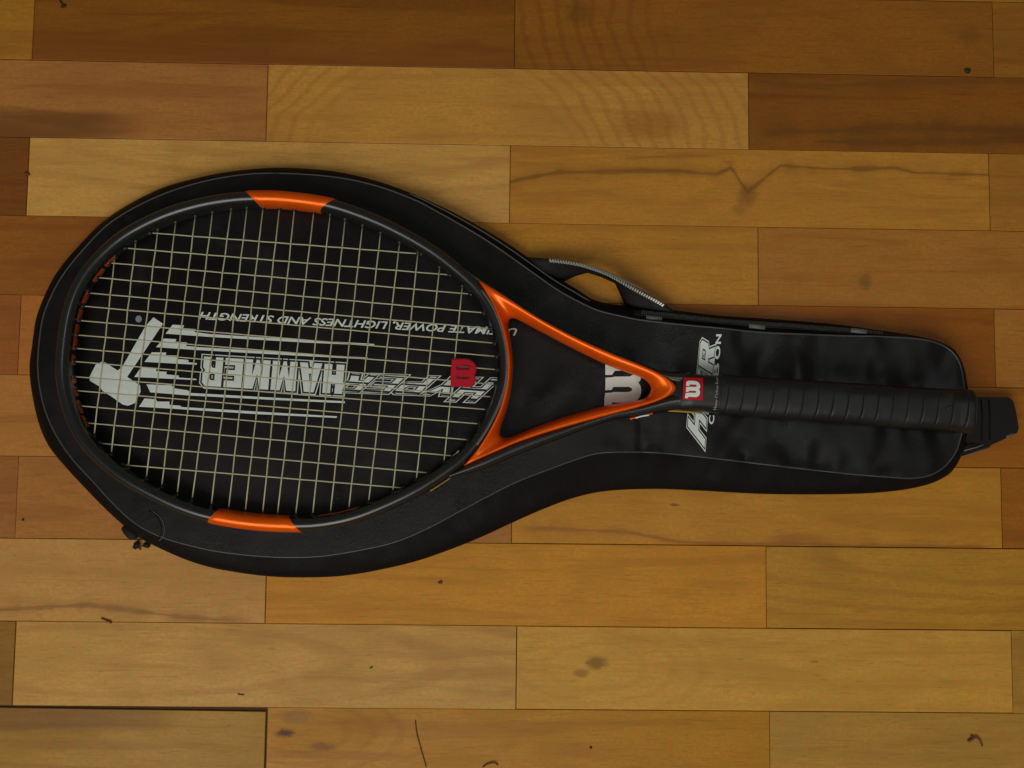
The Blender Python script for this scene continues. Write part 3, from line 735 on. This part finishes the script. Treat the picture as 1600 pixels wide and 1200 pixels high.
# inner face: orange channel near the tip and by the lower bumper
rc = random.Random(11)
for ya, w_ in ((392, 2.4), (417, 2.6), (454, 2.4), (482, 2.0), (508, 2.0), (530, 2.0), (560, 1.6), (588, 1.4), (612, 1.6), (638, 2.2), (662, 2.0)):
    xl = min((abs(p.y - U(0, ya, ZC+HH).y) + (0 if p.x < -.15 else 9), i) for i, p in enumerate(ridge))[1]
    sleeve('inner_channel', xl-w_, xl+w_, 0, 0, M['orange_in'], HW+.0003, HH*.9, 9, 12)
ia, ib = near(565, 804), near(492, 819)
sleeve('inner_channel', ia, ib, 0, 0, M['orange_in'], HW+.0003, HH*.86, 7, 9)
ia, ib = near(752, 452), near(742, 696)
grey_strip = simple('speckled_grey', (.075, .088, .095), .45, var=.6, nscale=420)  # speckled grey strip along the ridge beside the throat
V, Fc = tube([hc[i % NH] + nrm(i)*.0012 + Vector((0, 0, HH*.955)) for i in range(ia, ib+1)], .0011, 6, flat=.5)
link('grey_edge', mesh(V, Fc), grey_strip, racket, True)
# ochre pinstripe on the outer wall, lower right
ia, ib = near(716, 722), near(664, 756)
st_ = [hc[i % NH] + nrm(i)*(HW+.0002) + Vector((0, 0, -.004)) for i in range(ia, ib+1)]
V, Fc = tube(st_, .0006, 5); link('pinstripe', mesh(V, Fc), M['yellow'], racket, True)

# throat: one closed orange loop with a rounded section
TO = [(1056,607),(1046,618),(1025,628),(1000,636),(975,643),(937,653),(900,663),(862,674),(825,686),(800,695),(775,706),(750,717),(722,730)]
TB = [(722,730),(738,712),(754,690),(769,664),(780,640),(788,612),(792,585),(791,552),(785,520),(774,488),(761,463),(745,438)]
TU = [(745,438),(768,452),(790,466),(820,486),(850,504),(900,530),(950,552),(1000,572),(1030,586),(1047,597),(1056,607)]
IO = [(1018,607),(1011,620),(995,626),(950,633),(900,646),(850,662),(815,676),(797,683),(786,684)]
IB = [(786,684),(781,677),(785,660),(792,640),(798,615),(801,590),(802,570),(800,545),(797,525),(794,508),(797,497)]
IU = [(797,497),(806,498),(820,505),(850,521),(900,547),(950,571),(980,582),(1000,589),(1012,597),(1018,607)]
def loop3(segs, n, z):
    out = []
    for s, m_ in zip(segs, n):
        out += catmull([U(x, y, z) for x, y in s], m_+1)[:-1]
    return out
ns = (90, 70, 90)
lo = loop3((TO, TB, TU), ns, ZC); li = loop3((IO, IB, IU), ns, ZC)
for _ in range(3):
    for L_ in (lo, li):
        L_[:] = [(L_[i-1]+L_[i]*4+L_[(i+1) % len(L_)])/6 for i in range(len(L_))]
def ring_loft(name, lo, li, htop, hbot, mat, K=9, p=2.4, closed=True, hf=None, ridge=1.0):
    V = []; Fc = []; n = len(lo); S = 2*K
    for i in range(n):
        ht = htop*(hf(i) if hf else 1)
        for k in range(S):
            th = 2*math.pi*k/S; c, s = math.cos(th), math.sin(th)
            u = math.copysign(abs(c)**(2/p), c)*.5+.5; w = math.copysign(abs(s)**(2/p), s)
            q = lo[i].lerp(li[i], u**ridge); V.append(Vector((q.x, q.y, q.z + (w*ht if w > 0 else w*hbot))))
    for i in range(n if closed else n-1):
        j = (i+1) % n
        for k in range(S):
            k2 = (k+1) % S; Fc.append((i*S+k, i*S+k2, j*S+k2, j*S+k))
    if not closed: Fc += [tuple(range(S)), tuple((n-1)*S+k for k in range(S))[::-1]]
    me = mesh(V, Fc); bm = bmesh.new(); bm.from_mesh(me); clean(bm); bm.to_mesh(me); bm.free()
    return link(name, me, mat, racket, True)
ring_loft('throat', lo, li, .0122, .0095, M['orange'], p=2.1, ridge=2.1, K=12)
# black outer walls of the two arms
OL = [(1075,641),(1050,642),(1025,646),(1000,651),(960,656),(920,669),(880,684),(840,699),(800,715),(765,730),(735,740),(700,748)]
ILo = [(1075,612),(1050,614),(1025,622),(1000,630),(960,641),(920,652),(880,664),(840,676),(800,690),(765,705),(735,720),(700,741)]
OU = [(1075,581),(1050,581),(1030,579),(1000,568),(950,548),(900,526),(850,500),(820,482),(790,462),(768,448),(742,432),(722,418)]
IUo = [(1075,604),(1050,602),(1030,594),(1000,580),(950,560),(900,537),(850,510),(820,493),(790,473),(768,458),(745,442),(724,424)]
for oo, ii in ((OL, ILo), (OU, IUo)):
    ring_loft('arm', catmull([U(x, y, ZC) for x, y in oo], 60), catmull([U(x, y, ZC) for x, y in ii], 60), .0090, .0105, M['frame'], closed=False)
# small decals low on the near arm and shaft
def strip(name, pts, r, mat):
    V, Fc = tube(catmull([U(*p) for p in pts], 14), r, 5, flat=.6); link(name, mesh(V, Fc), mat, racket, True)
strip('decal', [(984,654.5,.0372),(1000,650.5,.0375),(1020,645.5,.0378)], .0009, M['orange'])
strip('decal', [(993,653,.0386),(1004,650,.0388),(1014,648.5,.0386)], .0007, M['white'])
strip('decal', [(1044,641.5,.0345),(1070,643,.0345),(1096,645.5,.0345)], .0009, M['yellow'])

# shaft and grip
P_A, P_B = Vector((1040, 610.5)), Vector((1516, 643.5))
def axis(px):
    f = (px-1040)/(1516-1040); q = P_A.lerp(P_B, f); return q
def swept(name, stations, mat, sides=40, p=2.6, parent=racket, disp=None):
    """stations: (px along handle, half width m, half height m, z centre)"""
    d2 = (U(P_B.x, P_B.y, .034) - U(P_A.x, P_A.y, .034)).normalized(); nn = Vector((-d2.y, d2.x, 0))
    V = []; Fc = []; n = len(stations); s_len = 0; prev = None
    for (px, a, b, zc) in stations:
        q = axis(px); c = U(q.x, q.y, zc)
        s_len += (c-prev).length if prev else 0; prev = c
        for k in range(sides):
            th = 2*math.pi*k/sides; cc, ss = math.cos(th), math.sin(th)
            r_ = 1 + (disp(s_len, th) if disp else 0)
            u = a*math.copysign(abs(cc)**(2/p), cc)*r_; w = b*math.copysign(abs(ss)**(2/p), ss)*r_
            V.append(c + nn*u + Vector((0, 0, w)))
    for i in range(n-1):
        for k in range(sides):
            k2 = (k+1) % sides; Fc.append((i*sides+k, i*sides+k2, (i+1)*sides+k2, (i+1)*sides+k))
    Fc += [tuple(range(sides)), tuple((n-1)*sides+k for k in range(sides))[::-1]]
    me = mesh(V, Fc); bm = bmesh.new(); bm.from_mesh(me); clean(bm); bm.to_mesh(me); bm.free()
    return link(name, me, mat, parent, True)
ss = []
for i in range(30):
    px = 1034 + i*(1126-1034)/29; f = min(max((px-1040)/40, 0), 1); f = f*f*(3-2*f)
    ss.append((px, .0142-.0002*f - (.003*(1-min((px-1034)/14, 1))), .0062+.0062*f, .0325))
swept('shaft', ss, simple('matt_black_lacquer', (.0058, .0062, .0060), .42, var=.3, nscale=160, spec=.4), 40, 3.0)
def shaft_z(x, y):
    # top of the shaft under (x, y)
    d2 = (U(P_B.x, P_B.y, .034) - U(P_A.x, P_A.y, .034)).normalized(); nn = Vector((-d2.y, d2.x, 0))
    c = U(P_A.x, P_A.y, .0325); u = min(abs((Vector((x, y, .0325))-c).dot(nn))/.0142, .98)
    return .0325 + .0124*(1-u**3.0)**(1/3.0)
ZS = .0449
lab = px_print([[(1068.5,589.5),(1099,590.5),(1097.5,625.5),(1066.5,624)]], 'logo_label', 'red', racket, .00025, shaft_z, ZS)
px_print([[(1071.8 + u*.0755 - v*.0045, 594.6 + v*.0755 + u*.002) for u, v in WG]], 'printed_letter_emblem', 'white', lab, .00045, shaft_z, ZS)
font_print('Hyper Carbon Frame', (1121, 640), (1124.5, 584), (1115.5, 640), 0, 'printed_lettering', 'offwhite', racket, .00035, .0, 1.0, shaft_z, ZS)
PITCH = .0112
def wrap(s, th):
    ph = (s/PITCH + th/(2*math.pi)) % 1.0
    saw = ph if ph < .86 else (1-ph)/.14*.86
    n_ = mnoise.noise(Vector((s*90, math.cos(th)*2, math.sin(th)*2)))
    pinch = -.022*math.exp(-((ph-.93)/.06)**2)
    return .024*saw + pinch + .012*n_ + .012*mnoise.noise(Vector((int(s/PITCH + th/6.283)*3.7, 1.1, 0)))
ss = []
for i in range(520):
    px = 1117 + i*(1513-1117)/519; f = (px-1117)/396
    a = .0146 + .0012*f; e = max(0, (px-1488)/25)
    a += .0007*math.sin(min(e, 1)*math.pi*.6)
    if px > 1509: a *= 1 - .10*((px-1509)/4)**2
    if px < 1121: a *= .95
    ss.append((px, a, a*.90, .0338 - .0012*f))
swept('grip', ss, M['grip'], 64, 3.0, disp=wrap)
ss = [(1512 + d, .0150*k, .0135*k, .0326) for d, k in ((0, 1.03), (2, 1.0), (3.5, .93), (4.5, .8))]
swept('butt_cap', ss, M['grommet'], 40, 3.0)

# strings: 16 lengthwise and 20 across, woven over and under one another
mains = list(zip((365,392,417.5,442.5,467.5,489,511.5,534,555.5,576,599,621,645,671,701,731), (396,425,452,479,503,525,546,567,590,610,631,654,680,707,737,764)))
crosses = list(zip((168,198,229,257,285,311,338,365,391,417,442,470,497,522,550,579,610,642,678,717), (145,175,204,234,260,286,311,341,368,394.5,421,446,474,500,527.5,556,586,621,656,696)))
inner = [(hc[i] - nrm(i)*(HW-.0006)).to_2d() for i in range(NH)]
def clip_line(p, q):
    """both crossings of the line with the inner edge of the head"""
    d = (q-p); hits = []
    for i in range(NH):
        a, b = inner[i], inner[(i+1) % NH]; e = b-a; den = d.x*e.y-d.y*e.x
        if abs(den) < 1e-15: continue
        t = ((a.x-p.x)*e.y-(a.y-p.y)*e.x)/den; u = ((a.x-p.x)*d.y-(a.y-p.y)*d.x)/den
        if 0 <= u < 1: hits.append(t)
    return min(hits), max(hits)
lines_m = [(U(250, a, ZC).to_2d(), U(650, b, ZC).to_2d()) for a, b in mains]
lines_c = [(U(a, 500, ZC).to_2d(), U(b, 700, ZC).to_2d()) for a, b in crosses]
def isect(l1, l2):
    (p, q), (a, b) = l1, l2; d = q-p; e = b-a; den = d.x*e.y-d.y*e.x
    return ((a.x-p.x)*e.y-(a.y-p.y)*e.x)/den
RS = .00054
ends = []
def weave(lines, others, sgn):
    for i, l in enumerate(lines):
        t0, t1 = clip_line(*l); d = l[1]-l[0]; L_ = d.length
        ts = []
        for j, o in enumerate(others):
            t = isect(l, o)
            if t0+.012/L_ < t < t1-.012/L_: ts.append((t, j))
        ts.sort(); pts = [(t0, 0)] + [(t, sgn*(1 if (i+j) % 2 else -1)) for t, j in ts] + [(t1, 0)]
        P = []
        for q, (t, s) in enumerate(pts):
            xy = l[0] + d*t; P.append(Vector((xy.x, xy.y, ZC + s*RS*.95)))
        V, Fc = tube(P, RS, 6); link('string', mesh(V, Fc), M['string'], racket, True)
        ends.append((P[0], (P[1]-P[0]).normalized())); ends.append((P[-1], (P[-2]-P[-1]).normalized()))
weave(lines_m, lines_c, 1); weave(lines_c, lines_m, -1)
for p, d in ends:                                # a plastic collar where each string leaves the frame
    V, Fc = tube([p - d*.0006, p + d*.0008, p + d*.0026], .0016, 7, radii=[.0022, .0019, .0011])
    link('grommet', mesh(V, Fc), M['grommet'], racket, True)
# knot tail near the throat
V, Fc = tube([U(708,713,.034), U(713,709,.036), U(717,704,.0365)], .0006, 5); link('string_tail', mesh(V, Fc), M['string'], racket, True)

# ------------------------------------------------------------------ vibration dampener between two strings
D = [(706,561),(728,560),(736,562.5),(741,567),(744.5,573),(744,580),(742,585),(743,592),(741.5,599),(737,603.5),(729,604.5),(719,603),(704,604.5),(704,584)]
H1 = [(714,571),(732,572.5),(734.5,574.5),(732,577),(714,576)]
H2 = [(714.5,586.8),(730,587.5),(732.5,589),(730,591),(714.5,590.5)]
bm = bmesh.new(); z0, z1 = ZC-.0025, ZC+.0040
pxpoly(bm, [D, H1, H2], z1)
for v in bm.verts: v.co.z = z1
r_ = bmesh.ops.extrude_face_region(bm, geom=bm.faces[:])
for v in [g for g in r_['geom'] if isinstance(g, bmesh.types.BMVert)]: v.co.z = z0
clean(bm)
bmesh.ops.bevel(bm, geom=[e for e in bm.edges if len(e.link_faces) == 2 and e.calc_face_angle(0) > .9 and all(abs(v.co.z-z1) < 1e-6 for v in e.verts)], offset=.0007, segments=3, affect='EDGES')
dm = bm_obj('vibration_dampener', bm, M['rubber'])
tag(dm, 'small red rubber vibration dampener with two slots clipped on the strings near the throat', 'dampener')
bm = bmesh.new()
for h in (H1, H2): pxpoly(bm, [h], ZC+.0012)
for v in bm.verts: v.co.z = ZC+.0014
bm_obj('slot_floor', bm, simple('dusty_slot', (.16, .085, .05), .8), dm)

# ------------------------------------------------------------------ hairs and crumbs on the floor
GR = 'crumbs scattered on the floor'
def crumb(px, py, r, rot, mat, label, seed, z=0.0, name='crumb', cat='crumb'):
    p = U(px, py, z); o = blob((0, 0, 0), tuple(q*.85 for q in r), rot, mat, name, None, seed, .8)
    o.location = (p.x, p.y, z + r[2]*.8); tag(o, label, cat, GR); return o
crumb(100, 10, (.0028, .0016, .001), .3, M['crumb'], 'dark crumb with a thin stalk at the very top left of the floor', 1)
crumb(43, 272, (.0026, .0014, .001), -.5, M['browncrumb'], 'small brown crumb by a plank end left of the racket head', 2)
crumb(1511, 111, (.0030, .0022, .0012), -.4, M['crumb'], 'dark crumb at the top right where two boards meet', 3)
crumb(688, 910, (.0018, .0014, .0009), .2, M['browncrumb'], 'reddish brown crumb just below the cover, under the racket head', 4)
crumb(580, 1043, (.0016, .0008, .0006), .6, M['greencrumb'], 'tiny dark green fleck on the pale board below the racket head', 5)
crumb(923, 1168, (.0012, .0009, .0007), -.2, M['crumb'], 'black speck on the lowest row of boards, right of the thin hair', 6)
crumb(377, 1085, (.0032, .0007, .0005), -.1, M['browncrumb'], 'thin brown sliver just above the wide dark joint at the lower left', 7, name='wood_sliver', cat='sliver')
crumb(36, 812, (.0011, .0010, .0006), .1, M['crumb'], 'black speck beside the board joint at the left, below the racket tip', 8)
crumb(1482, 637, (.0036, .0013, .0008), .5, M['crumb'], 'black tick shaped bit of dirt lying on the grip near the butt', 9, z=.0465)
def hairs(name, paths, r, mat, label, cat):
    V, Fc = [], []
    for pth in paths:
        v, f = tube(catmull([U(*p) for p in pth], 18), r, 5); o_ = len(V); V += v; Fc += [tuple(i+o_ for i in q) for q in f]
    o = link(name, mesh(V, Fc), mat, None, True); tag(o, label, cat, 'hairs and fibres on the floor')
hairs('hair', [[(649,1126,.0006),(651,1145,.0009),(657,1168,.0010),(666,1199,.0006)]], .00034, M['hair'], 'thin dark hair running down the board at the bottom edge, left of centre', 'hair')
hairs('fibre', [[(754,1199,.0006),(762,1194,.0012),(772,1192,.0014),(778,1196,.0008)]], .0005, M['browncrumb'], 'short curled brown fibre at the bottom edge right of the thin hair', 'fibre')
hairs('fibre', [[(158,966,.0008),(165,969,.0012),(174,974,.0008)], [(163,968,.001),(170,971,.0016),(174,972,.0008)]], .00055, M['browncrumb'], 'short brown fibre across the board joint below the zip slider', 'fibre')
hairs('fibre', [[(1512,1158,.0008),(1518,1155,.0016),(1525,1152,.0018),(1531,1157,.0014),(1535,1166,.0008)], [(1517,1149,.0008),(1521,1154,.0016),(1514,1159,.0010)]], .0007, M['browncrumb'], 'forked reddish brown fibre curled on the board at the bottom right', 'fibre')
hairs('hair', [[(93,0,.0006),(97,6,.0010),(101,11,.0008)]], .0006, M['hair'], 'short dark hair stuck to the crumb at the very top left', 'hair')
